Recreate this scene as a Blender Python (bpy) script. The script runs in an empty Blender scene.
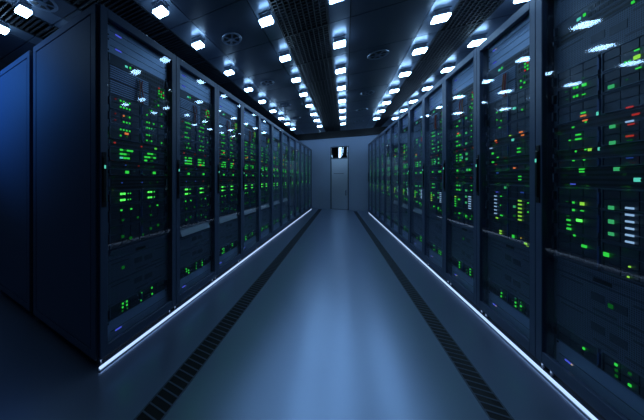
import bpy, bmesh, math, random
from mathutils import Vector, Matrix

# ------------------------------------------------------------------ camera, light, exposure
scn = bpy.context.scene
C = scn.collection
EYE = 1.075
cam_d = bpy.data.cameras.new('camera'); cam = bpy.data.objects.new('camera', cam_d); C.objects.link(cam)
cam.location = (0, 0, EYE); cam.rotation_euler = (math.pi/2, 0, math.radians(28.2))
cam_d.sensor_fit = 'HORIZONTAL'; cam_d.sensor_width = 36
cam_d.lens = 218/644*36; cam_d.shift_x = 97/644; cam_d.shift_y = -32/644
cam_d.clip_start = 0.02; cam_d.clip_end = 100
scn.camera = cam
world = bpy.data.worlds.new('world'); scn.world = world; world.use_nodes = True
world.node_tree.nodes['Background'].inputs['Color'].default_value = (0.10, 0.22, 0.5, 1)
world.node_tree.nodes['Background'].inputs['Strength'].default_value = 0.02
scn.view_settings.view_transform = 'Standard'; scn.view_settings.look = 'None'
scn.view_settings.gamma = 1; scn.view_settings.exposure = 0.0; scn.view_settings.use_curve_mapping = False
scn.cycles.use_denoising = True
scn.cycles.max_bounces = 8; scn.cycles.glossy_bounces = 5; scn.cycles.transparent_max_bounces = 24
scn.cycles.caustics_reflective = False; scn.cycles.caustics_refractive = False
scn.cycles.sample_clamp_indirect = 1.5; scn.cycles.use_adaptive_sampling = False
scn.cycles.use_light_tree = True; scn.cycles.denoising_prefilter = 'ACCURATE'

LIGHT_COLOUR = (0.36, 0.64, 1.0)
LIGHT_POWER = 27.0        # ceiling blocks, emission strength
STRIP_POWER = 1.35         # led strips at the cabinet feet
BLUE_FILL_POWER = 85.0         # added blue fill lamp, out of view in the cross aisle

# ------------------------------------------------------------------ materials
def mat(name, col, rough=0.5, metal=0.0, spec=0.5, noise=0.0, nscale=20, rvar=0.0, bump=0.0, bscale=200):
    m = bpy.data.materials.new(name); m.use_nodes = True
    nt = m.node_tree; b = nt.nodes['Principled BSDF']
    b.inputs['Base Color'].default_value = (*col, 1); b.inputs['Roughness'].default_value = rough
    b.inputs['Metallic'].default_value = metal; b.inputs['Specular IOR Level'].default_value = spec
    if noise or rvar or bump:
        tc = nt.nodes.new('ShaderNodeTexCoord')
        n = nt.nodes.new('ShaderNodeTexNoise'); n.inputs['Scale'].default_value = nscale; n.inputs['Detail'].default_value = 4
        nt.links.new(tc.outputs['Object'], n.inputs['Vector'])
        if noise:
            r = nt.nodes.new('ShaderNodeMapRange'); r.inputs['To Min'].default_value = 1-noise; r.inputs['To Max'].default_value = 1+noise
            nt.links.new(n.outputs['Fac'], r.inputs['Value'])
            mx = nt.nodes.new('ShaderNodeVectorMath'); mx.operation = 'SCALE'; mx.inputs[0].default_value = col
            nt.links.new(r.outputs['Result'], mx.inputs['Scale']); nt.links.new(mx.outputs[0], b.inputs['Base Color'])
        if rvar:
            r2 = nt.nodes.new('ShaderNodeMapRange'); r2.inputs['To Min'].default_value = max(0.02, rough-rvar); r2.inputs['To Max'].default_value = rough+rvar
            nt.links.new(n.outputs['Fac'], r2.inputs['Value']); nt.links.new(r2.outputs['Result'], b.inputs['Roughness'])
        if bump:
            n2 = nt.nodes.new('ShaderNodeTexNoise'); n2.inputs['Scale'].default_value = bscale
            nt.links.new(tc.outputs['Object'], n2.inputs['Vector'])
            bp = nt.nodes.new('ShaderNodeBump'); bp.inputs['Strength'].default_value = bump; bp.inputs['Distance'].default_value = 0.002
            nt.links.new(n2.outputs['Fac'], bp.inputs['Height']); nt.links.new(bp.outputs['Normal'], b.inputs['Normal'])
    return m

def emit(name, col, s, sample=False):
    m = bpy.data.materials.new(name); m.use_nodes = True
    nt = m.node_tree; nt.nodes.clear()
    e = nt.nodes.new('ShaderNodeEmission'); o = nt.nodes.new('ShaderNodeOutputMaterial')
    e.inputs['Color'].default_value = (*col, 1); e.inputs['Strength'].default_value = s
    nt.links.new(e.outputs[0], o.inputs['Surface'])
    m.cycles.emission_sampling = 'FRONT' if sample else 'NONE'
    return m

def glass_mat(name, ior, tint, rough=0.0):
    m = bpy.data.materials.new(name); m.use_nodes = True
    nt = m.node_tree; nt.nodes.clear()
    o = nt.nodes.new('ShaderNodeOutputMaterial'); mix = nt.nodes.new('ShaderNodeMixShader')
    ge = nt.nodes.new('ShaderNodeNewGeometry'); dt = nt.nodes.new('ShaderNodeVectorMath'); dt.operation = 'DOT_PRODUCT'
    nt.links.new(ge.outputs['Incoming'], dt.inputs[0]); nt.links.new(ge.outputs['Normal'], dt.inputs[1])
    def mth(op, a, b=None):
        n = nt.nodes.new('ShaderNodeMath'); n.operation = op
        for i, v in enumerate((a, b)):
            if v is None: continue
            if isinstance(v, (int, float)): n.inputs[i].default_value = v
            else: nt.links.new(v, n.inputs[i])
        return n.outputs[0]
    f0 = ((ior-1)/(ior+1))**2
    k = mth('POWER', mth('SUBTRACT', 1.0, mth('ABSOLUTE', dt.outputs['Value'])), 5.0)
    f = mth('ADD', mth('MULTIPLY', k, .55), f0)
    t = nt.nodes.new('ShaderNodeBsdfTransparent'); t.inputs['Color'].default_value = (*tint, 1)
    g = nt.nodes.new('ShaderNodeBsdfGlossy'); g.inputs['Roughness'].default_value = rough
    g.inputs['Color'].default_value = (1, 1, 1, 1)
    nt.links.new(f, mix.inputs[0]); nt.links.new(t.outputs[0], mix.inputs[1]); nt.links.new(g.outputs[0], mix.inputs[2])
    nt.links.new(mix.outputs[0], o.inputs['Surface'])
    return m

def holes_mat(name, col, hole, scale, rough):
    """sheet metal with a fine grid of round holes"""
    m = mat(name, col, rough, 0.0)
    nt = m.node_tree; b = nt.nodes['Principled BSDF']
    tc = nt.nodes.new('ShaderNodeTexCoord'); mp = nt.nodes.new('ShaderNodeVectorMath'); mp.operation = 'SCALE'; mp.inputs['Scale'].default_value = scale
    nt.links.new(tc.outputs['Object'], mp.inputs[0])
    fr = nt.nodes.new('ShaderNodeVectorMath'); fr.operation = 'FRACTION'; nt.links.new(mp.outputs[0], fr.inputs[0])
    sb = nt.nodes.new('ShaderNodeVectorMath'); sb.operation = 'SUBTRACT'; sb.inputs[1].default_value = (.5, .5, .5); nt.links.new(fr.outputs[0], sb.inputs[0])
    ml = nt.nodes.new('ShaderNodeVectorMath'); ml.operation = 'MULTIPLY'; ml.inputs[1].default_value = (1, 0, 1); nt.links.new(sb.outputs[0], ml.inputs[0])
    ln = nt.nodes.new('ShaderNodeVectorMath'); ln.operation = 'LENGTH'; nt.links.new(ml.outputs[0], ln.inputs[0])
    lt = nt.nodes.new('ShaderNodeMath'); lt.operation = 'LESS_THAN'; lt.inputs[1].default_value = .34; nt.links.new(ln.outputs['Value'], lt.inputs[0])
    mx = nt.nodes.new('ShaderNodeMix'); mx.data_type = 'RGBA'; mx.inputs['A'].default_value = (*col, 1); mx.inputs['B'].default_value = (*hole, 1)
    nt.links.new(lt.outputs[0], mx.inputs['Factor']); nt.links.new(mx.outputs['Result'], b.inputs['Base Color'])
    return m

M = {}
M['floor'] = mat('floor_epoxy', (0.42, 0.515, 0.69), 0.288, 0.8, 0.8, noise=.03, nscale=1.2)
M['ceiling'] = mat('ceiling_panel', (0.042, 0.056, 0.084), 0.34, 0.35, 0.5, noise=.1, nscale=2)
M['channel'] = mat('ceiling_channel', (0.11, 0.14, 0.19), 0.32, 0.5)
M['void'] = mat('dark_void', (0.006, 0.008, 0.012), 0.7)
M['mesh'] = mat('ceiling_grille', (0.009, 0.0115, 0.017), 0.6, 0.0)
M['wall'] = mat('painted_wall', (0.45, 0.56, 0.76), 0.45, 0.0, 0.4, noise=.08, nscale=2)
M['beam'] = mat('dark_beam', (0.012, 0.015, 0.02), 0.6)
M['doormetal'] = mat('door_metal', (0.6, 0.66, 0.75), 0.33, 0.6)
M['frame'] = mat('cabinet_frame', (0.09, 0.13, 0.215), 0.42, 0.0, 0.5, bump=.05, bscale=600)
M['side'] = mat('cabinet_side', (0.125, 0.175, 0.275), 0.6, 0.0, 0.5, bump=.05, bscale=600)
M['inner'] = mat('cabinet_inside', (0.02, 0.025, 0.034), 0.6)
M['rail'] = mat('rail_steel', (0.18, 0.22, 0.28), 0.35, 0.6)
M['handle'] = mat('handle_black', (0.012, 0.013, 0.016), 0.35)
M['steel'] = mat('bright_steel', (0.5, 0.53, 0.58), 0.25, 0.9)
M['glass'] = glass_mat('door_glass', 1.38, (0.93, 0.96, 0.98), 0.04)
M['transom'] = glass_mat('transom_glass', 1.5, (0.9, 0.94, 0.98), 0.02)
M['black'] = mat('black_chassis', (0.055, 0.07, 0.095), 0.42, 0.2)
M['grey'] = mat('grey_chassis', (0.16, 0.205, 0.28), 0.40, 0.3)
M['blank'] = mat('blue_grey_panel', (0.42, 0.53, 0.72), 0.40, 0.3, noise=.06, nscale=6)
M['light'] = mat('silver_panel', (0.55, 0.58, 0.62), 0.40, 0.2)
M['slot'] = mat('slot_black', (0.004, 0.005, 0.006), 0.5)
M['perf'] = holes_mat('perforated_sheet', (0.16, 0.205, 0.29), (0.03, 0.04, 0.055), 120, 0.45)
M['tab'] = mat('blue_tab', (0.05, 0.10, 0.30), 0.4)
M['orange'] = mat('orange_cable', (0.75, 0.20, 0.05), 0.5)
M['redc'] = mat('red_cable', (0.6, 0.06, 0.04), 0.5)
M['greyc'] = mat('grey_cable', (0.25, 0.28, 0.33), 0.5)
M['lamp'] = emit('lamp_diffuser', LIGHT_COLOUR, LIGHT_POWER, True)
M['strip'] = emit('led_strip_diffuser', (0.44, 0.64, 1.0), STRIP_POWER, True)
M['tube'] = emit('tube_diffuser', (0.65, 0.85, 1.0), 4.0, True)
M['blue'] = emit('blue_fill_lens', (0.04, 0.27, 1.0), 6.0)
LED = {
 'g': ((0.05, 1.0, 0.09), .75), 'G': ((0.10, 1.0, 0.10), 1.7), 'd': ((0.03, 0.9, 0.10), .10), 'y': ((0.40, 1.0, 0.08), .8),
 'm': ((0.10, 1.0, 0.34), 0.42), 't': ((0.15, 1.0, 0.75), .7), 'r': ((1.0, 0.06, 0.05), .42), 'o': ((1.0, 0.25, 0.06), .8),
 'v': ((0.10, 0.14, 1.0), .7), 'w': ((0.40, 0.66, 1.0), .75), 'b': ((0.06, 0.18, 0.9), .25), 'R': ((1.0, 0.05, 0.03), .18), 'n': ((1.0, .7, .05), .6)}
LEDNAME = {'g': 'green', 'G': 'bright_green', 'd': 'dim_green', 'y': 'yellow_green', 'm': 'mint', 't': 'teal', 'r': 'red', 'o': 'orange',
           'v': 'indigo', 'w': 'white', 'b': 'blue', 'R': 'dim_red', 'n': 'amber'}
LM = {k: emit('status_' + LEDNAME[k], c, s) for k, (c, s) in LED.items()}

# ------------------------------------------------------------------ mesh helpers
def box(bm, x0, x1, y0, y1, z0, z1):
    vs = [bm.verts.new(p) for p in ((x0,y0,z0),(x1,y0,z0),(x1,y1,z0),(x0,y1,z0),(x0,y0,z1),(x1,y0,z1),(x1,y1,z1),(x0,y1,z1))]
    for f in ((0,3,2,1),(4,5,6,7),(0,1,5,4),(1,2,6,5),(2,3,7,6),(3,0,4,7)):
        bm.faces.new([vs[i] for i in f])
def ring(bm, x0, x1, z0, z1, wl, wr, wt, wb, y0, y1):
    box(bm, x0, x0+wl, y0, y1, z0, z1); box(bm, x1-wr, x1, y0, y1, z0, z1)
    box(bm, x0+wl, x1-wr, y0, y1, z1-wt, z1); box(bm, x0+wl, x1-wr, y0, y1, z0, z0+wb)
def slab(bm, quad, z0, z1):
    """quad: four (x, y) counter-clockwise"""
    a = [bm.verts.new((x, y, z0)) for x, y in quad]; b = [bm.verts.new((x, y, z1)) for x, y in quad]
    bm.faces.new(a[::-1]); bm.faces.new(b)
    for i in range(4):
        j = (i+1) % 4; bm.faces.new((a[i], a[j], b[j], b[i]))
def lathe(bm, prof, n=28):
    rows = [[bm.verts.new((r*math.cos(2*math.pi*i/n), r*math.sin(2*math.pi*i/n), z)) for i in range(n)] for r, z in prof]
    for a, b in zip(rows, rows[1:]):
        for i in range(n):
            bm.faces.new((a[i], a[(i+1) % n], b[(i+1) % n], b[i]))
def tube(bm, pts, r, n=8):
    pts = [Vector(p) for p in pts]; rows = []
    for i, p in enumerate(pts):
        t = (pts[min(i+1, len(pts)-1)] - pts[max(i-1, 0)]).normalized()
        u = t.cross(Vector((0.3, 0.9, 0.31))).normalized(); v = t.cross(u)
        rows.append([bm.verts.new(p + r*(math.cos(2*math.pi*k/n)*u + math.sin(2*math.pi*k/n)*v)) for k in range(n)])
    for a, b in zip(rows, rows[1:]):
        for k in range(n):
            bm.faces.new((a[k], a[(k+1) % n], b[(k+1) % n], b[k]))
    bm.faces.new(rows[0][::-1]); bm.faces.new(rows[-1])
def mesh(name, bm, m, bevel=0.0):
    if bevel:
        bmesh.ops.bevel(bm, geom=list(bm.edges), offset=bevel, segments=1, affect='EDGES', clamp_overlap=True)
    bmesh.ops.recalc_face_normals(bm, faces=bm.faces)
    me = bpy.data.meshes.new(name); bm.to_mesh(me); bm.free()
    me.materials.append(m if not isinstance(m, str) else M[m])
    return me
def link(name, me, parent=None, loc=None, scale=None):
    o = bpy.data.objects.new(name, me); C.objects.link(o)
    if parent is not None: o.parent = parent
    if loc is not None: o.location = loc
    if scale is not None: o.scale = scale
    return o
def obj(name, bm, m, parent=None, bevel=0.0, loc=None):
    return link(name, mesh(name, bm, m, bevel), parent, loc)
def tag(o, label, cat, group=None):
    o['label'] = label; o['category'] = cat
    if group: o['group'] = group
    return o
def struct(name, bm, m, parent=None, bevel=0.0):
    o = obj(name, bm, m, parent, bevel)
    if parent is None: o['kind'] = 'structure'
    return o
def thing(name, label, cat, loc=(0,0,0), rz=0.0, group=None):
    o = bpy.data.objects.new(name, None); C.objects.link(o); o.empty_display_size = .1
    o.location = loc; o.rotation_euler = (0, 0, rz); tag(o, label, cat, group); return o
ORD = ['first','second','third','fourth','fifth','sixth','seventh','eighth','ninth','tenth','eleventh','twelfth','thirteenth','fourteenth']

# ------------------------------------------------------------------ the room
HC = 2.455                       # ceiling underside
WB = 8.42                        # far wall
bm = bmesh.new(); box(bm, -5.2, 3.6, -3.0, 16.2, -0.1, 0.0); struct('floor', bm, 'floor')
bm = bmesh.new(); box(bm, -5.3, -5.2, -3.0, WB+.1, 0, 2.9); struct('wall_left', bm, 'wall')
bm = bmesh.new(); box(bm, 3.6, 3.7, -3.0, WB+.1, 0, 2.9); struct('wall_right', bm, 'wall')
bm = bmesh.new(); box(bm, -5.2, 3.6, -3.1, -3.0, 0, 2.9); struct('wall_front', bm, 'wall')
# far wall with the doorway cut out
DX0, DX1, DTOP, TZ0 = -0.35, 0.205, 2.155, 1.765
bm = bmesh.new()
box(bm, -5.2, DX0, WB, WB+.12, 0, 2.9); box(bm, DX1, 3.6, WB, WB+.12, 0, 2.9); box(bm, DX0, DX1, WB, WB+.12, DTOP, 2.9)
struct('wall_back', bm, 'wall')
# the corridor behind the door (seen through the glass above it)
bm = bmesh.new(); box(bm, -1.2, -1.1, WB+.12, 16, 0, 2.6); struct('wall_corridor_left', bm, 'frame')
bm = bmesh.new(); box(bm, 0.9, 1.0, WB+.12, 16, 0, 2.6); struct('wall_corridor_right', bm, 'frame')
bm = bmesh.new(); box(bm, -1.2, 1.0, 16, 16.1, 0, 2.6); struct('wall_corridor_end', bm, 'beam')
bm = bmesh.new(); box(bm, -1.2, 1.0, WB+.12, 16.1, 2.6, 2.7); struct('ceiling_corridor', bm, 'beam')
t = thing('tube_light', 'long tube light glowing behind the glass above the door', 'light', (-.095, 12.2, 2.30), .012)
bm = bmesh.new(); box(bm, -.07, .07, -2.9, 2.9, -.02, .28); obj('housing', bm, 'channel', t)
bm = bmesh.new(); tube(bm, [(0, -2.85, -.05), (0, 2.85, -.05)], .038); obj('tube', bm, 'tube', t)

d = bpy.data.objects.new('door_1', None); C.objects.link(d); d['kind'] = 'structure'; d.location = (0, WB, 0)
bm = bmesh.new(); ring(bm, DX0, DX1, 0.0, DTOP, .03, .03, .03, .012, -.012, .1); box(bm, DX0+.03, DX1-.03, -.012, .1, TZ0-.035, TZ0); obj('door_frame', bm, 'channel', d, .002)
bm = bmesh.new(); box(bm, DX0+.033, DX1-.033, .012, .055, .014, TZ0-.038); leaf = obj('door_leaf', bm, 'doormetal', d, .002)
bm = bmesh.new(); box(bm, DX0+.1, DX1-.15, .004, .0135, 1.22, 1.235); obj('seam', bm, 'channel', leaf)
bm = bmesh.new(); box(bm, DX1-.10, DX1-.075, -.03, -.012, .48, .66); box(bm, DX1-.095, DX1-.08, -.012, .012, .50, .52); box(bm, DX1-.095, DX1-.08, -.012, .012, .62, .64); obj('door_handle', bm, 'steel', leaf, .003)
bm = bmesh.new(); box(bm, DX0+.03, DX1-.03, .04, .05, TZ0, DTOP-.03); obj('transom_pane', bm, 'transom', d)
bm = bmesh.new(); box(bm, DX1-.055, DX1-.03, .02, .04, TZ0, DTOP-.03); obj('transom_bar', bm, 'steel', d)

# ceiling: rows run along the aisle and close in slightly, like the cabinet rows
ROW = {  # u at v=0, slope
 'G': (-2.69, .024), 'F': (-2.25, .024), 'A': (-1.305, .0235), 'B': (-.588, .0142), 'C': (-.052, .0125), 'D': (.752, -.0122), 'E': (1.29, -.040), 'H': (2.05, -.04)}
def ur(k, v, off=0.0): return ROW[k][0] + ROW[k][1]*v + off
VL = [-.45, .13, .77, 1.29, 1.79, 2.44, 3.05, 3.64, 4.26, 4.87, 5.42, 6.06]
SE = [-3.0, -2.4, -1.8, -1.2, -.6, 0.0, .45, 1.0, 1.545, 2.16, 2.77, 3.36, 3.96, 4.57, 5.15, 5.74, 6.4, 7.2]
# (left edge row+offset, right edge row+offset, kind)
BAND = [(('G', -2.5), ('G', -.9), 'p'), (('G', -.9), ('G', -.14), 'p'), (('G', -.14), ('G', .03), 'c'), (('G', .03), ('F', -.08), 'm'), (('F', -.08), ('F', .09), 'c'), (('F', .09), ('A', -.62), 'p'),
        (('A', -.62), ('A', -.145), 'm'), (('A', -.145), ('A', .10), 'c'), (('A', .10), ('B', -.085), 'p'), (('B', -.085), ('B', .055), 'c'), (('B', .055), ('C', -.075), 'm'),
        (('C', -.075), ('C', .09), 'c'), (('C', .09), ('D', -.085), 'p'), (('D', -.085), ('D', .085), 'c'), (('D', .085), ('E', -.07), 'm'), (('E', -.07), ('E', .12), 'c'),
        (('E', .12), ('H', -.1), 'p'), (('H', -.1), ('H', .1), 'c'), (('H', .1), ('H', 1.9), 'p')]
pan, cha, mes = bmesh.new(), bmesh.new(), bmesh.new()
g = .004
for a, b, k in BAND:
    ua = lambda v: ur(a[0], v, a[1]); ub = lambda v: ur(b[0], v, b[1])
    for v0, v1 in zip(SE, SE[1:]):
        v0 += g; v1 -= g
        def q(i0, i1): return [(ua(v0)+i0, v0), (ub(v0)-i1, v0), (ub(v1)-i1, v1), (ua(v1)+i0, v1)]
        if k == 'p': slab(pan, q(g, g), HC, HC+.02)
        elif k == 'c': slab(cha, q(g, g), HC+.003, HC+.022)
        else:   # open band: edge angles and thin cross slats, dark plenum above
            slab(mes, [(ua(v0), v0), (ua(v0)+.012, v0), (ua(v1)+.012, v1), (ua(v1), v1)], HC, HC+.03)
            slab(mes, [(ub(v0)-.012, v0), (ub(v0), v0), (ub(v1), v1), (ub(v1)-.012, v1)], HC, HC+.03)
            slab(mes, [(ua(v0), v0-g), (ub(v0), v0-g), (ub(v0), v0+.01), (ua(v0), v0+.01)], HC, HC+.03)
            n = max(1, int((v1-v0)/.034)) ; x0, x1 = ua(v0)+.012, ub(v0)-.012
            for i in range(1, n):
                v = v0+(v1-v0)*i/n
                slab(mes, [(x0, v-.005), (x1, v-.005), (x1, v+.005), (x0, v+.005)], HC+.004, HC+.022)
            if k == 'm' and a[0] in 'BD':      # finer mesh: lengthwise wires too
                for j in range(1, 9):
                    x = x0+(x1-x0)*j/9
                    slab(mes, [(x-.004, v0), (x+.004, v0), (x+.004, v1), (x-.004, v1)], HC+.002, HC+.01)
struct('ceiling', pan, 'ceiling')
struct('trim_1', cha, 'channel'); struct('trim_2', mes, 'mesh')
bm = bmesh.new(); box(bm, -5.2, 3.6, -3.0, WB, 2.75, 2.85); struct('ceiling_void', bm, 'void')
bm = bmesh.new(); box(bm, -5.2, 3.6, WB-.06, WB, 2.46, 2.75); struct('trim_3', bm, 'beam')

# floor grates: two dark slotted drain covers let into the floor
def grate(u0, k, w, v0, v1, side):
    t = thing('floor_grate', f'long dark slotted floor grate along the {side} side of the aisle', 'floor grate', (u0, 0, 0), -math.atan(k))
    bm = bmesh.new(); box(bm, -w/2, w/2, v0, v1, .0006, .0015); obj('tray', bm, 'slot', t)
    bm = bmesh.new()
    box(bm, -w/2-.006, -w/2, v0, v1, .0004, .004); box(bm, w/2, w/2+.006, v0, v1, .0004, .004)
    v = v0
    while v < v1:
        box(bm, -w/2, w/2, v, v+.007, .0015, .0034); v += .042
    obj('bars', bm, 'gratebar', t)
M['gratebar'] = mat('grate_bar', (0.15, 0.19, 0.26), 0.45, 0.2)
grate(-.768, .0137, .10, -.6, 8.2, 'left')
grate(.680, -.0372, .085, -.6, 8.2, 'right')

# ------------------------------------------------------------------ ceiling lights
bm = bmesh.new(); box(bm, -.054, .054, -.042, .042, -.008, .004); box(bm, -.046, .046, -.034, .034, -.046, -.008); ME_RIM = mesh('lamp_base', bm, 'channel', .001)
bm = bmesh.new(); box(bm, -.052, .052, -.040, .040, -.070, -.046); ME_LAMP = mesh('lamp_body', bm, 'lamp', .005)
RNAME = {'A': 'row over the left cabinet fronts', 'B': 'row edging the dark mesh', 'C': 'row straight over the aisle', 'D': 'row over the right of the aisle',
         'E': 'row over the right cabinet fronts', 'F': 'row over the left cabinet tops', 'G': 'row at far left'}
IDX = {'A': range(3, 12), 'B': range(4, 12), 'C': range(4, 12), 'D': range(4, 12), 'E': range(4, 12), 'F': range(1, 4), 'G': range(1, 4)}
for k in 'ABCDEFG':
    for n, i in enumerate(IDX[k]):
        v = VL[i]*(.972 if k == 'D' and i > 5 else 1)
        r = thing('ceiling_light', f'white ceiling light, {ORD[n]} from the camera in the {RNAME[k]}', 'ceiling light', (ur(k, v), v, HC), -math.atan(ROW[k][1]), 'ceiling lights in rows')
        link('base', ME_RIM, r); link('diffuser', ME_LAMP, r)

# unseen lamps added in the open slot to brighten the far wall
for k in 'ABCDE':
    r = thing('ceiling_light', f'unseen lamp added in slot before far wall, {RNAME[k]}', 'ceiling light', (ur(k, 7.85), 7.85, 2.669), 0, 'added lamps brightening the far wall')
    link('base', ME_RIM, r); link('diffuser', ME_LAMP, r)

# round ceiling vents
def vent_meshes():
    bm = bmesh.new(); lathe(bm, [(.075, 0), (.088, -.006), (.098, -.006), (.102, 0), (.075, 0)]); a = mesh('vent_ring', bm, 'rail')
    bm = bmesh.new(); lathe(bm, [(.0001, -.0015), (.076, -.0015), (.076, .0), (.0001, .0)]); b = mesh('vent_cup', bm, 'slot')
    bm = bmesh.new()
    for i in range(6):
        an = i*math.pi/3
        c_, s_ = math.cos(an), math.sin(an)
        slab(bm, [(.02*c_+.006*s_, .02*s_-.006*c_), (.075*c_+.012*s_, .075*s_-.012*c_), (.075*c_-.012*s_, .075*s_+.012*c_), (.02*c_-.006*s_, .02*s_+.006*c_)], -.007, -.003)
    lathe(bm, [(.0001, -.010), (.024, -.010), (.028, -.006), (.028, -.002), (.0001, -.002)], 16); c = mesh('vent_vanes', bm, 'channel')
    return a, b, c
VM = vent_meshes()
for i, (u, v) in enumerate([(-.965, 1.94), (-.955, 3.08), (-.945, 4.19), (-.925, 5.2), (.357, 2.96), (.362, 4.21), (.36, 5.2), (.37, 6.2), (-2.075, .83)]):
    lab = ('large round ceiling vent above the cabinet tops at far left' if i == 8 else
           f'round dark ceiling vent, {ORD[i]} from the camera on the left ceiling panels' if i < 4 else
           f'round dark ceiling vent, {ORD[i-4]} from the camera on the right ceiling panels')
    r = thing('ceiling_vent', lab, 'vent', (u, v, HC), 0, 'round ceiling vents')
    if i == 8: r.scale = (1.0, 1.0, 1.0)
    link('rim', VM[0], r); link('duct', VM[1], r); link('vanes', VM[2], r)

# blue fill lamp added out of view to tint the left cabinet sides
r = thing('fill_light', 'added small blue fill lamp, unseen in the cross aisle, left of the cabinets', 'fill_light', (-3.2, -.35, HC))
bm = bmesh.new(); lathe(bm, [(.0001, 0), (.05, 0), (.05, -.02), (.02, -.03), (.02, -.10), (.055, -.12), (.06, -.25), (.05, -.25), (.0001, -.235)], 20); obj('housing', bm, 'handle', r)
bm = bmesh.new(); lathe(bm, [(.0001, -.246), (.049, -.246)], 20); obj('lens', bm, 'blue', r)
ld = bpy.data.lights.new('blue_fill_spot', 'SPOT'); ld.energy = BLUE_FILL_POWER; ld.color = (0.04, 0.27, 1.0); ld.spot_size = math.radians(84); ld.spot_blend = 1.0; ld.shadow_soft_size = .05
lo = bpy.data.objects.new('fill_bulb', ld); C.objects.link(lo); lo.parent = r; lo.location = (0, 0, -.26)
lo.rotation_euler = (Vector((-2.75, .78, 2.0)) - Vector((-3.2, -.35, HC-.26))).to_track_quat('-Z', 'Y').to_euler()

# ------------------------------------------------------------------ cabinets
PW, PD, PH = .605, .845, 2.05     # pitch, depth, height
FW = PW-.003
def cabinet_meshes():
    o = {}
    bm = bmesh.new()
    x0, x1 = .0015, PW-.0015
    for xa in (x0, x1-.035):
        box(bm, xa, xa+.035, .022, .062, .06, PH); box(bm, xa, xa+.035, PD-.04, PD, .06, PH)
    box(bm, x0, x1, .022, PD, PH-.02, PH); box(bm, x0, x1, .022, PD, .06, .085)
    box(bm, x0, x1, .022, .05, PH-.045, PH-.02)
    o['frame'] = mesh('cabinet_frame', bm, 'frame')
    bm = bmesh.new(); box(bm, x0+.036, x1-.036, PD-.02, PD-.004, .085, PH-.02); o['back'] = mesh('back_panel', bm, 'inner')
    for nm, xs in (('sideA', (x0+.001, x0+.014)), ('sideB', (x1-.014, x1-.001))):
        bm = bmesh.new(); box(bm, xs[0], xs[1], .063, PD-.041, .086, PH-.021); o[nm] = mesh('side_wall', bm, 'inner')
    bm = bmesh.new(); box(bm, x0+.02, x1-.02, .055, PD-.05, 0, .06); o['plinth'] = mesh('plinth', bm, 'inner')
    bm = bmesh.new(); ring(bm, x0, x1, .062, PH-.004, .044, .044, .052, .062, 0, .021); o['door'] = mesh('door_frame', bm, 'frame', .002)
    bm = bmesh.new(); box(bm, x0+.042, x1-.042, .007, .012, .062+.060, PH-.004-.050); o['pane'] = mesh('glass_pane', bm, 'glass')
    bm = bmesh.new(); box(bm, .014, .032, -.010, .0, .94, 1.19); box(bm, .009, .037, -.004, .001, .91, 1.22); o['handle'] = mesh('handle', bm, 'handle', .003)
    bm = bmesh.new(); box(bm, .019, .027, -.0115, -.0095, 1.128, 1.147); o['hled'] = mesh('handle_light', bm, LM['t'])
    bm = bmesh.new()
    box(bm, -.012, .012, -.012, .012, 0, .004)
    lathe(bm, [(.007, .004), (.007, .05), (.0001, .05)], 8); o['foot'] = mesh('levelling_foot', bm, 'steel')
    bm = bmesh.new(); box(bm, 0, .0155, 0, .016, .09, PH-.05)
    for i in range(60): box(bm, .004, .012, -.0006, .0, .12+i*.031, .132+i*.031)
    o['rail'] = mesh('mounting_rail', bm, 'rail')
    # outer side panel for row ends: flat sheet in a raised border
    bm = bmesh.new(); box(bm, -.006, .0014, .023, PD, .062, PH-.002)
    for (a, b, c, d) in ((.023, .066, .062, PH-.002), (PD-.045, PD, .062, PH-.002), (.066, PD-.045, PH-.045, PH-.002), (.066, PD-.045, .062, .105)): box(bm, -.013, -.006, a, b, c, d)
    box(bm, -.012, -.006, .074, PD-.053, .113, PH-.053)
    o['outer'] = mesh('side_panel', bm, 'side')
    return o
CM = cabinet_meshes()

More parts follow.
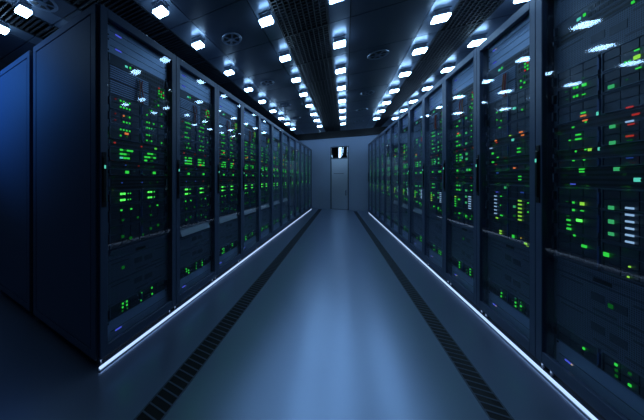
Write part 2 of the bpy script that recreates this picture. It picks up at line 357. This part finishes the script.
# ------------------------------------------------------------------ rack units (face at y=0, width UW, running into +y)
UW, U = .48, .0445
def chassis(bm, h, depth=.45, ear=.016):
    box(bm, ear, UW-ear, .002, depth, .001, h-.001); box(bm, 0, UW, 0, .003, .001, h-.001)
UM = {}
def unit_meshes():
    def add(kind, body, bmat, parts): UM[kind] = (mesh(kind, body, bmat), parts)
    for kind, n in (('blank2', 2), ('blank3', 3)):
        h = n*U; bm = bmesh.new(); box(bm, 0, UW, 0, .05, .0015, h-.0015)
        bm2 = bmesh.new()
        box(bm2, .02, UW-.02, -.0012, 0, h*.5-.001, h*.5+.001)
        for x in (.01, UW-.01):
            for z in (.014, h-.014): box(bm2, x-.004, x+.004, -.002, 0, z-.004, z+.004)
        add(kind, bm, 'blank', [('fasteners', mesh('fasteners', bm2, 'slot'))])
    # switch
    h = 1.5*U; bm = bmesh.new(); chassis(bm, h); bp = bmesh.new()
    for r in range(2):
        for i in range(14): box(bp, .175+i*.0195, .190+i*.0195, -.001, .0005, .010+r*.026, .027+r*.026)
    bh = bmesh.new(); box(bh, .006, .014, -.014, 0, .012, h-.012)
    add('switch', bm, 'black', [('ports', mesh('ports', bp, 'slot')), ('bracket*', mesh('bracket', bh, 'rail', .002))])
    # vented module
    h = 2*U; bm = bmesh.new(); chassis(bm, h)
    bv = bmesh.new()
    for i in range(6): box(bv, .02, .30, -.006, -.0002, .008+i*.0135, .0135+i*.0135)
    bl = bmesh.new(); box(bl, .318, UW-.02, -.004, 0, .01, h-.01); bs = bmesh.new()
    for r in range(2):
        for i in range(6): box(bs, .325+i*.021, .340+i*.021, -.0055, -.004, .018+r*.034, .038+r*.034)
    add('vented', bm, 'black', [('louvres', mesh('louvres', bv, 'blank')), ('module', mesh('module', bl, 'black')), ('ports', mesh('ports', bs, 'slot'))])
    # two-bay server
    for kind, n in (('server2', 2), ('server1', 1), ('server3', 3)):
        h = n*U; bm = bmesh.new(); chassis(bm, h)
        ring(bm, .018, .232, .003, h-.003, .004, .004, .003, .003, -.008, 0); ring(bm, .248, .462, .003, h-.003, .004, .004, .003, .003, -.008, 0)
        bb = bmesh.new(); rows = max(1, n)
        for s in (.024, .254):
            for r in range(rows):
                z0 = .007 + r*(h-.012)/rows; z1 = z0 + (h-.012)/rows - .004
                for c in range(3): box(bb, s+c*.068, s+c*.068+.064, -.005, 0, z0, z1)
        bt = bmesh.new(); box(bt, .236, .244, -.012, 0, h*.22, h*.78)
        bh = bmesh.new(); box(bh, .003, .012, -.018, 0, h*.25, h*.75)
        add(kind, bm, 'grey', [('drive_bays', mesh('drive_bays', bb, 'black')), ('centre_tab', mesh('centre_tab', bt, 'tab')), ('ear_handle*', mesh('ear_handle*', bh, 'black', .002))])
    # perforated blank
    h = 3*U; bm = bmesh.new(); box(bm, 0, UW, 0, .06, .0015, h-.0015)
    bs = bmesh.new()
    for x0, x1, z0, z1 in ((.03, .15, .106, .112), (.19, .25, .06, .095), (.27, .34, .055, .09), (.36, .46, .104, .112), (.20, .30, .018, .026), (.33, .43, .022, .03)): box(bs, x0, x1, -.001, 0, z0, z1)
    add('perf', bm, 'perf', [('slots', mesh('slots', bs, 'black'))])
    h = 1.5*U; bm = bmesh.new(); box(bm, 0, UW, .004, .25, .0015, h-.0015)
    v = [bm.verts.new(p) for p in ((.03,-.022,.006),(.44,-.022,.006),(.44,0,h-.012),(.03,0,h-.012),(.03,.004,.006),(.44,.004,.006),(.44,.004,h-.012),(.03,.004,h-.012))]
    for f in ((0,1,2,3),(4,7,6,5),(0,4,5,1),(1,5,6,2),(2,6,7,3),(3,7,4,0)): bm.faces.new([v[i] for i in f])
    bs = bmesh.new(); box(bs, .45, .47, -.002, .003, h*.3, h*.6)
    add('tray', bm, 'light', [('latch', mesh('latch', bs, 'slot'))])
    bm = bmesh.new(); box(bm, 0, UW, 0, .25, .0015, h-.0015); box(bm, .02, UW-.02, -.006, 0, h*.55, h-.004)
    bs = bmesh.new(); box(bs, .20, .28, -.001, .0, h*.15, h*.4)
    add('shelf', bm, 'perf', [('latch', mesh('latch', bs, 'slot'))])
    for kind, n in (('dark1', 1), ('dark2', 2)):
        h = n*U; bm = bmesh.new(); chassis(bm, h); bs = bmesh.new()
        for i in range(2*n): box(bs, .03, UW-.03, -.0015, 0, .009+i*.0215, .019+i*.0215)
        bh = bmesh.new(); box(bh, .003, .012, -.015, 0, h*.25, h*.75)
        add(kind, bm, 'black', [('slots', mesh('slots', bs, 'slot')), ('ear_handle*', mesh('ear_handle*', bh, 'grey'))])
unit_meshes()
bm = bmesh.new(); box(bm, -.5, .5, -.5, .5, -.5, .5); _led = mesh('status_light', bm, LM['g'])
LEDME = {}
for k in LM:
    me = _led.copy(); me.materials.clear(); me.materials.append(LM[k]); LEDME[k] = me

# layout from the bottom: (mesh kind, units high, led pattern, noun)
LAY = [('blank3', 3, 'mark', 'blank panel'), ('server2', 2, 'bottom', 'server'), ('perf', 3, '', 'perforated panel'), ('perf', 3, 'pd', 'perforated panel'), ('tray', 1.5, '', 'tray'),
       ('server3', 3, 'dim', 'server'), ('server3', 3, 'stripe', 'server'), ('server2', 2, 'bright', 'server'), ('dark2', 2, 'faint', 'server'), ('server1', 1, 'sq', 'server'), ('dark1', 1, 'faint', 'server'),
       ('server2', 2, 'bars', 'server'), ('dark1', 1, 'reds', 'server'), ('server2', 2, 'two', 'server'), ('server2', 2, 'two', 'server'), ('server2', 2, 'two2', 'server'),
       ('vented', 2, 'cab', 'vented module'), ('vented', 2, 'rg', 'vented module'), ('switch', 1.5, 'sw', 'network switch'), ('blank2', 2, 'mark', 'blank panel'), ('blank2', 2, 'mark', 'blank panel')]
LAYR = LAY[:16] + [('perf', 3, '', 'perforated panel'), ('dark1', 1, 'cab', 'vented module'), ('switch', 1.5, 'sw', 'network switch'), ('perf', 3, '', 'perforated panel'), ('dark1', 1, 'mark', 'blank panel')]
# lights of the two nearest right cabinets, at their heights above the floor: (x, z, w, h, colour)
FIX = {0: [(.118,1.515,.008,.012,'g'),(.134,1.513,.008,.013,'g'),(.17,1.512,.022,.015,'g'),(.165,1.545,.014,.004,'d'),(.118,1.472,.008,.011,'g'),(.134,1.472,.009,.012,'g'),(.168,1.468,.018,.005,'g'),(.075,1.51,.012,.004,'d'),(.08,1.47,.012,.004,'d'),
  (.29,1.462,.026,.017,'m'),(.36,1.54,.008,.007,'g'),(.345,1.538,.008,.009,'g'),(.385,1.535,.024,.017,'y'),(.385,1.572,.018,.006,'g'),(.39,1.50,.020,.005,'g'),(.35,1.47,.008,.004,'d'),
  (.165,1.382,.026,.007,'g'),(.165,1.368,.03,.008,'o'),(.162,1.350,.028,.008,'o'),(.232,1.362,.007,.018,'t'),(.36,1.352,.028,.007,'r'),(.37,1.325,.03,.009,'r'),(.36,1.302,.032,.008,'w'),(.365,1.288,.026,.006,'r'),(.36,1.242,.03,.008,'r'),
  (.10,1.325,.014,.008,'g'),(.165,1.338,.010,.006,'g'),(.295,1.292,.024,.016,'m'),(.14,1.283,.030,.008,'g'),(.14,1.262,.034,.009,'g'),(.095,1.262,.010,.006,'g'),
  (.115,1.205,.010,.010,'g'),(.165,1.21,.010,.008,'g'),(.185,1.207,.020,.014,'y'),(.226,1.21,.008,.016,'t'),(.295,1.222,.026,.017,'m'),(.36,1.225,.020,.004,'d'),(.115,1.16,.012,.006,'g'),(.17,1.16,.008,.006,'g'),(.36,1.155,.026,.005,'b'),
  (.145,1.105,.028,.008,'g'),(.145,1.122,.030,.008,'g'),(.30,1.118,.026,.018,'m'),(.375,1.068,.026,.018,'t'),(.10,1.045,.034,.006,'v'),(.13,1.028,.02,.005,'d'),
  (.115,.955,.010,.011,'g'),(.16,.953,.022,.017,'y'),(.115,.918,.011,.012,'g'),(.16,.920,.016,.006,'g'),(.08,.957,.012,.004,'d'),(.29,.948,.024,.018,'m'),(.29,.890,.024,.020,'m'),(.29,.838,.024,.016,'m'),
  *[(.36,.955-.027*i,.034,.009,'w') for i in range(6)],(.085,.885,.016,.006,'d'),(.088,.865,.022,.010,'g'),(.09,.842,.020,.006,'g'),(.09,.822,.026,.012,'g'),(.145,.872,.032,.014,'G'),(.12,.80,.010,.010,'g'),
  (.17,.755,.028,.014,'g'),(.27,.745,.024,.020,'g'),(.36,.722,.007,.007,'y'),(.355,.68,.006,.007,'y')],
 1: [(.12,1.535,.008,.012,'g'),(.165,1.54,.010,.014,'g'),(.12,1.49,.009,.010,'g'),(.165,1.475,.009,.010,'g'),(.30,1.53,.030,.016,'t'),(.37,1.50,.010,.010,'g'),(.15,1.43,.020,.006,'g'),
  (.36,1.362,.032,.010,'o'),(.36,1.342,.030,.010,'o'),(.09,1.345,.028,.010,'o'),(.10,1.330,.02,.006,'r'),(.05,1.295,.032,.008,'w'),(.27,1.325,.026,.018,'t'),(.26,1.355,.020,.006,'y'),(.34,1.262,.030,.009,'g'),(.34,1.24,.032,.010,'g'),
  (.07,1.255,.020,.016,'g'),(.13,1.222,.018,.008,'g'),(.055,1.192,.028,.012,'g'),(.09,1.172,.012,.005,'r'),(.20,1.195,.03,.004,'d'),(.11,1.112,.032,.010,'b'),(.335,1.085,.030,.008,'g'),(.335,1.065,.030,.008,'g'),(.30,1.14,.02,.010,'o'),
  (.21,1.01,.020,.016,'m'),(.12,.975,.026,.005,'v'),(.37,.985,.03,.010,'b'),*[(.103,.945-.025*i,.030,.008,'w') for i in range(6)],*[(.35,.932-.024*i,.032,.010,'y') for i in range(6)],(.165,.948,.014,.007,'g'),(.16,.885,.008,.006,'g'),(.42,.925,.008,.008,'g'),(.42,.87,.008,.008,'g'),
  (.30,.89,.020,.016,'m'),(.30,.83,.020,.014,'d'),(.17,.815,.026,.010,'g'),(.12,.790,.024,.010,'y'),(.16,.705,.022,.010,'y'),(.16,.688,.022,.010,'y'),(.29,.695,.020,.022,'g'),(.40,.675,.022,.012,'y'),(.40,.658,.018,.010,'y'),(.36,.70,.006,.006,'n')]}
def leds(pat, h, side, rnd):
    """list of (x, z, w, h, colour)"""
    L = []; R = side == 'R'; f = rnd.random
    def cl(x, z, n, dx, w=.009, hh=.009, c='g', p=.85):
        for i in range(n):
            if f() < p: L.append((x+i*dx, z, w, hh, (c if f() < .93 else 'torbm'[int(f()*5)]) if f() < .75 else 'd'))
    if pat == 'mark': L += [(.075, h*.42, .04, .007, 'v')] + ([(.092, h*.42, .006, .007, 'n')] if f() < .5 else [])
    elif pat == 'bottom':
        for x in ((.17, .31, .36) if R else (.10, .13, .24, .33)):
            for z in (h*.25, h*.5, h*.75):
                if f() < .8: L.append((x + .004*(f()-.5), z, .009, .010, 'g' if f() < .75 else 'd'))
    elif pat == 'pd':
        if f() < .7: L.append((.08+.2*f(), h*.5, .02, .018, 'd'))
    elif pat == 'dim':
        for i in range(5): L.append((.08+.075*i+.02*f(), h*(.3+.4*f()), .018, .016, 'd'))
        if R:
            L += [(.17, h*.62, .024, .012, 'g'), (.29, h*.55, .016, .020, 'g'), (.36, h*.45, .007, .007, 'g')]
    elif pat == 'stripe':
        if R:
            for i in range(6): L.append((.12+.230*(f() < 2), h*(.1+.145*i), .036, .008, 'w'))
            for i in range(5): L.append((.09, h*(.06+.16*i), .022, .010, 'y' if f() < .5 else 'g'))
            L += [(.16, h*.55, .03, .013, 'g'), (.29, h*.80, .022, .016, 'm'), (.29, h*.42, .022, .016, 'm')]
        else:
            for i in range(4):
                L.append((.09+.07*(i % 2)+.22*(i//2), h*.72, .012, .010, 'g' if f() < .55 else 'd'))
                if f() < .6: L.append((.10+.11*i, h*.25, .014, .012, 'd'))
    elif pat in ('bright', 'two', 'two2'):
        for z in (h*.29, h*.72):
            if R:
                L += [(.075, z, .008, .006, 'd')] + ([(.118, z, .009, .012, 'g'), (.134, z, .008, .010, 'g')] if f() < .7 else [(.126, z, .012, .008, 'd')])
                if f() < .6: L.append((.172, z, .022, .013, 'g' if f() < .5 else 'm'))
                if f() < .45: L.append((.292, z, .024, .016, 'm'))
                L += [(.36, z+.004, .008, .005, 'd'), (.38, z+.006, .010, .007, 'g' if f() < .6 else 'd')]
            else:
                if pat == 'bright':
                    L += [(.09, z, .015, .012, 'G'), (.11, z, .014, .012, 'G'), (.137, z, .006, .007, 'g'), (.154, z, .006, .007, 'g'), (.30, z, .014, .010, 'G'), (.322, z, .014, .010, 'G'), (.35, z, .006, .009, 'g')]
                else:
                    cl(.085, z, 4, .021, c='g'); cl(.285, z, 4, .020, c='g', p=.7)
                    if f() < .4: L.append((.05, z, .008, .006, 'R'))
                    if f() < .3: L.append((.42, z, .008, .010, 'g'))
        if f() < .5: L.append((.24, h*.5, .007, h*.5, 'b'))
        if pat == 'two' and f() < .5: L.append((.125+.04*f(), h*.5, .026, .012, 'o'))
        if pat == 'two2' and R and f() < .6: L += [(.36, h*.35, .032, .010, 'r'), (.37, h*.65, .032, .010, 'r')]
    elif pat == 'bars':
        for z in (h*.25, h*.52, h*.80):
            if R: L += [(.12, z, .012, .010, 'g'), (.19, z, .028, .012, 'g' if f() < .6 else 'm')]
            else:
                cl(.09, z, 4, .024, w=.020, hh=.011, c='g'); cl(.275, z-.004, 4, .026, w=.022, hh=.011, c='g', p=.8)
        if R: L += [(.30, h*.3, .028, .020, 'm'), (.30, h*.78, .028, .020, 'm'), (.225, h*.5, .010, .022, 't')]
        else: L.append((.24, h*.5, .006, h*.5, 'b'))
    elif pat == 'sq':
        L += [(.13, h*.5, .024, .017, 'g'), (.35, h*.5, .024, .017, 'g')]
        if R: L += [(.31, h*.5, .026, .02, 'm')]
    elif pat == 'faint':
        for i in range(3): L.append((.07+.13*i+.06*f(), h*.5, .010, .007, 'dRb'[int(f()*3)]))
    elif pat == 'reds':
        for i in range(3): L.append((.05+.16*i+.05*f(), h*.5, .012, .009, 'R' if f() < .6 else 'r'))
        if f() < .5: L.append((.37, h*.5, .02, .012, 'o' if R else 'g'))
    elif pat == 'rg':
        for i in range(3):
            for j in range(4):
                L.append((.395+.022*i, h*(.16+.22*j), .009, .010, ('r' if (i+j) % 3 == 0 else 'g') if f() < .75 else 'd'))
    elif pat == 'cab':
        for j in range(4): L.append((.36+.03*(j % 2), h*(.15+.22*j), .010, .010, 'g' if f() < .5 else 'd'))
    elif pat == 'sw': L += [(.13, h*.45, .018, .012, 't'), (.158, h*.5, .011, .013, 'g')]
    return L
LOOK = {'mark': 'blue-grey blank panel with a small indigo light', 'bottom': 'black server with small green lights above the bottom panel', '': '', 'pd': '',
        'dim': 'grey server with dim green lights', 'stripe': 'grey server with a column of small lights', 'bright': 'black server with bright paired green lights',
        'faint': 'black slotted server with faint lights', 'sq': 'thin server with square green lights', 'bars': 'server with three rows of bar-shaped green lights', 'reds': 'thin black server with dim red lights',
        'two': 'server with two rows of green lights', 'two2': 'server with two rows of green lights', 'rg': 'vented module with red and green light cluster', 'cab': 'vented module with orange cables',
        'sw': 'black network switch with a teal and a green light'}
GROUP = {'blank panel': 'blank panels in the cabinets', 'server': 'servers in the cabinets', 'perforated panel': 'perforated panels in the cabinets', 'tray': 'silver trays in the cabinets', 'vented module': 'vented modules in the cabinets', 'network switch': 'network switches in the cabinets'}
NAME = {'blank panel': 'blank_panel', 'server': 'rack_server', 'perforated panel': 'perforated_panel', 'tray': 'equipment_tray', 'vented module': 'vented_module', 'network switch': 'network_switch'}

def led_cluster(name, items, parent, y):
    """several lights of one colour as one part (cabinets far down the row)"""
    by = {}
    for it in items: by.setdefault(it[4], []).append(it)
    for c, its in by.items():
        bm = bmesh.new()
        for x, z, w, hh, _ in its:
            w *= 1.3; hh *= 1.2
            box(bm, x-w/2, x+w/2, y-.0015, y, z-hh/2, z+hh/2)
        obj('status_light', bm, LM[c], parent)

def build_cabinet(origin, rz, sx, szz, label, where, near, side, seed, outer=None, filled=True, group='glass-door server cabinets', tray=False, fix=None):
    rnd = random.Random(seed)
    r = thing('server_cabinet', label, 'server cabinet', origin, rz, group); r.scale = (sx, 1, szz)
    link('frame', CM['frame'], r); link('back_panel', CM['back'], r); link('side_wall', CM['sideA'], r); link('side_wall', CM['sideB'], r); link('plinth', CM['plinth'], r)
    if outer:
        o = link('side_panel', CM['outer'], r)
        if outer == 'B': o.location = (PW, 0, 0); o.scale = (-1, 1, 1)
    dr = link('door', CM['door'], r); link('glass_pane', CM['pane'], dr)
    h = link('handle', CM['handle'], dr)
    if near or filled: link('handle_light', CM['hled'], h)
    for x in (.0455, PW-.061): link('mounting_rail', CM['rail'], r, (x, .043, 0))
    if near:
        for x in (.03, PW-.03): link('levelling_foot', CM['foot'], r, (x, .045, .001))
    if not filled: return r
    cz, sz = math.cos(rz), math.sin(rz)
    z = .0885; count = {}
    tot = {}
    lay = LAYR if side == 'R' and fix == 0 else LAY
    for k, n, pat, noun in lay: kk = noun if noun == 'perforated panel' else LOOK[pat] or noun; tot[kk] = tot.get(kk, 0) + 1
    seq = []
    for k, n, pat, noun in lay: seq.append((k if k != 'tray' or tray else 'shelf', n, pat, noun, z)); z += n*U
    for k, n, pat, noun, z in reversed(seq):
        hgt = n*U; x, y = .0625*sx, .042
        look = LOOK[pat] or {'perf': 'dark perforated panel', 'tray': 'pale silver sloping tray', 'shelf': 'dark slotted shelf unit'}[k]
        if pat == 'pd': look = 'dark perforated panel'
        if k == 'dark1' and noun == 'vented module': look = 'thin black slotted module'
        if k == 'dark1' and noun == 'blank panel': look = 'thin dark top panel with an indigo light'
        key = noun if noun == 'perforated panel' else LOOK[pat] or noun; count[key] = count.get(key, 0)+1
        pos = '' if tot[key] == 1 else {2: ['upper ', 'lower '], 3: ['topmost ', 'middle ', 'lowest '], 4: ['topmost ', 'second ', 'third ', 'lowest ']}[tot[key]][count[key]-1]
        u_ = thing(NAME[noun], f'{pos}{look}, {where}', noun, (origin[0]+x*cz-y*sz, origin[1]+x*sz+y*cz, z*szz), rz, GROUP[noun])
        u_.scale = (sx, 1, szz)
        body, parts = UM[k]
        link('chassis', body, u_)
        if near or k not in ('dark1', 'dark2'):
            for nm, me in parts:
                link(nm.rstrip('*'), me, u_)
                if nm.endswith('*'): link(nm.rstrip('*'), me, u_, (UW-.0195, 0, 0))   # its twin at the other end
        its = leds(pat, hgt, side, rnd)
        if side == 'R' and fix in (0, 1) and z > .56 and pat not in ('sw', 'mark', 'cab', 'rg'):
            its = [(a, b/szz-z, c*.85, d*.85, e) for a, b, c, d, e in FIX[fix] if z <= b/szz < z+hgt]
        yy = -.008 if k.startswith('server') or k == 'vented' else 0
        if near:
            for lx, lz, w, hh, c in its: link('status_light', LEDME[c], u_, (lx, yy-.001, min(max(lz, hh/2+.002), hgt-hh/2-.002)), (w, .003, hh))
        elif its: led_cluster(k, its, u_, yy-.0005)
        if pat == 'cab' and near and k == 'vented':    # patch cables that hang across the vented modules
            for j in range(3):
                c = ['orange', 'redc', 'greyc'][(j+seed) % 3]
                x0 = .20+.022*j; bm = bmesh.new()
                dx = .012*(rnd.random()-.5)
                tube(bm, [(x0, -.0115, hgt*1.7), (x0+dx, -.013, hgt*1.62), (x0+2*dx, -.016, hgt*1.2), (x0-dx, -.016, hgt*.6), (x0, -.013, hgt*.1), (x0+.01, -.0115, hgt*.02)], .0042, 6)
                cb = obj('patch_cable', bm, c); cb.location = u_.location; cb.rotation_euler = (0, 0, rz); cb.scale = (sx, 1, szz)
                cn = {'orange': 'orange', 'redc': 'red', 'greyc': 'grey'}[c]
                tag(cb, f'{cn} patch cable hanging over the vented modules, {where}', 'cable', 'patch cables')
    return r

# left row: first cabinet's near front corner, local x runs away from the camera, local y into the row
kL = math.atan((-.915+1.181)/(7.819-.737))
OL = Vector((-1.181, .737, 0)); rzL = math.pi/2 - kL; dL = Vector((math.cos(rzL), math.sin(rzL), 0)); nL = Vector((-math.sin(rzL), math.cos(rzL), 0))
NL = 12
for i in range(NL):
    o = OL + dL*PW*i
    lab = ('nearest cabinet of the left row, showing its plain dark side panel' if i == 0 else f'dark glass-door server cabinet, {ORD[i]} from the camera in the left row')
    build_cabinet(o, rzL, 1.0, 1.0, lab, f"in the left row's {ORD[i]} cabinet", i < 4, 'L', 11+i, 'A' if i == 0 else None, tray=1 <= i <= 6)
# right row: local x runs towards the camera
SR = .55/PW
kR = math.atan((.7-.958)/(8.196-1.928))
OR = Vector((.959, 1.906, 0)); rzR = -math.pi/2 - kR; dR = Vector((math.cos(rzR), math.sin(rzR), 0)); nR = Vector((-math.sin(rzR), math.cos(rzR), 0))
NR = 12
for i in range(NR):
    o = OR - dR*.55*i
    lab = ('nearest glass-door cabinet of the right row, cut by the right edge' if i == 0 else f'dark glass-door server cabinet, {ORD[i]} from the camera in the right row')
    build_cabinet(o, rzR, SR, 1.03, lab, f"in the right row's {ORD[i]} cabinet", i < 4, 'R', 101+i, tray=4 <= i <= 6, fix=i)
# the row standing back to back with the left row: only its end cabinet shows
o = OL + nL*(2*PD+.07) + dL*PW
build_cabinet(o, rzL+math.pi, 1.0, 1.0, 'dark server cabinet behind the left row, its side panel at the left edge', '', False, 'L', 300, 'B', False)

# led strips at the feet of both rows
def strip(o, d, n, length, side):
    rz = math.atan2(d.y, d.x)
    t = thing('led_strip', f'glowing white led strip on the floor along the {side} cabinet row', 'led strip', o + n*.012, rz)
    bm = bmesh.new(); box(bm, 0, length, -.012, .012, .001, .006); obj('channel', bm, 'rail', t)
    bm = bmesh.new(); box(bm, .004, length-.004, -.009, .009, .006, .016); obj('diffuser', bm, 'strip', t, .003)
strip(OL, dL, nL, PW*NL, 'left')
strip(OR + dR*.55, -dR, nR, .55*NR, 'right')
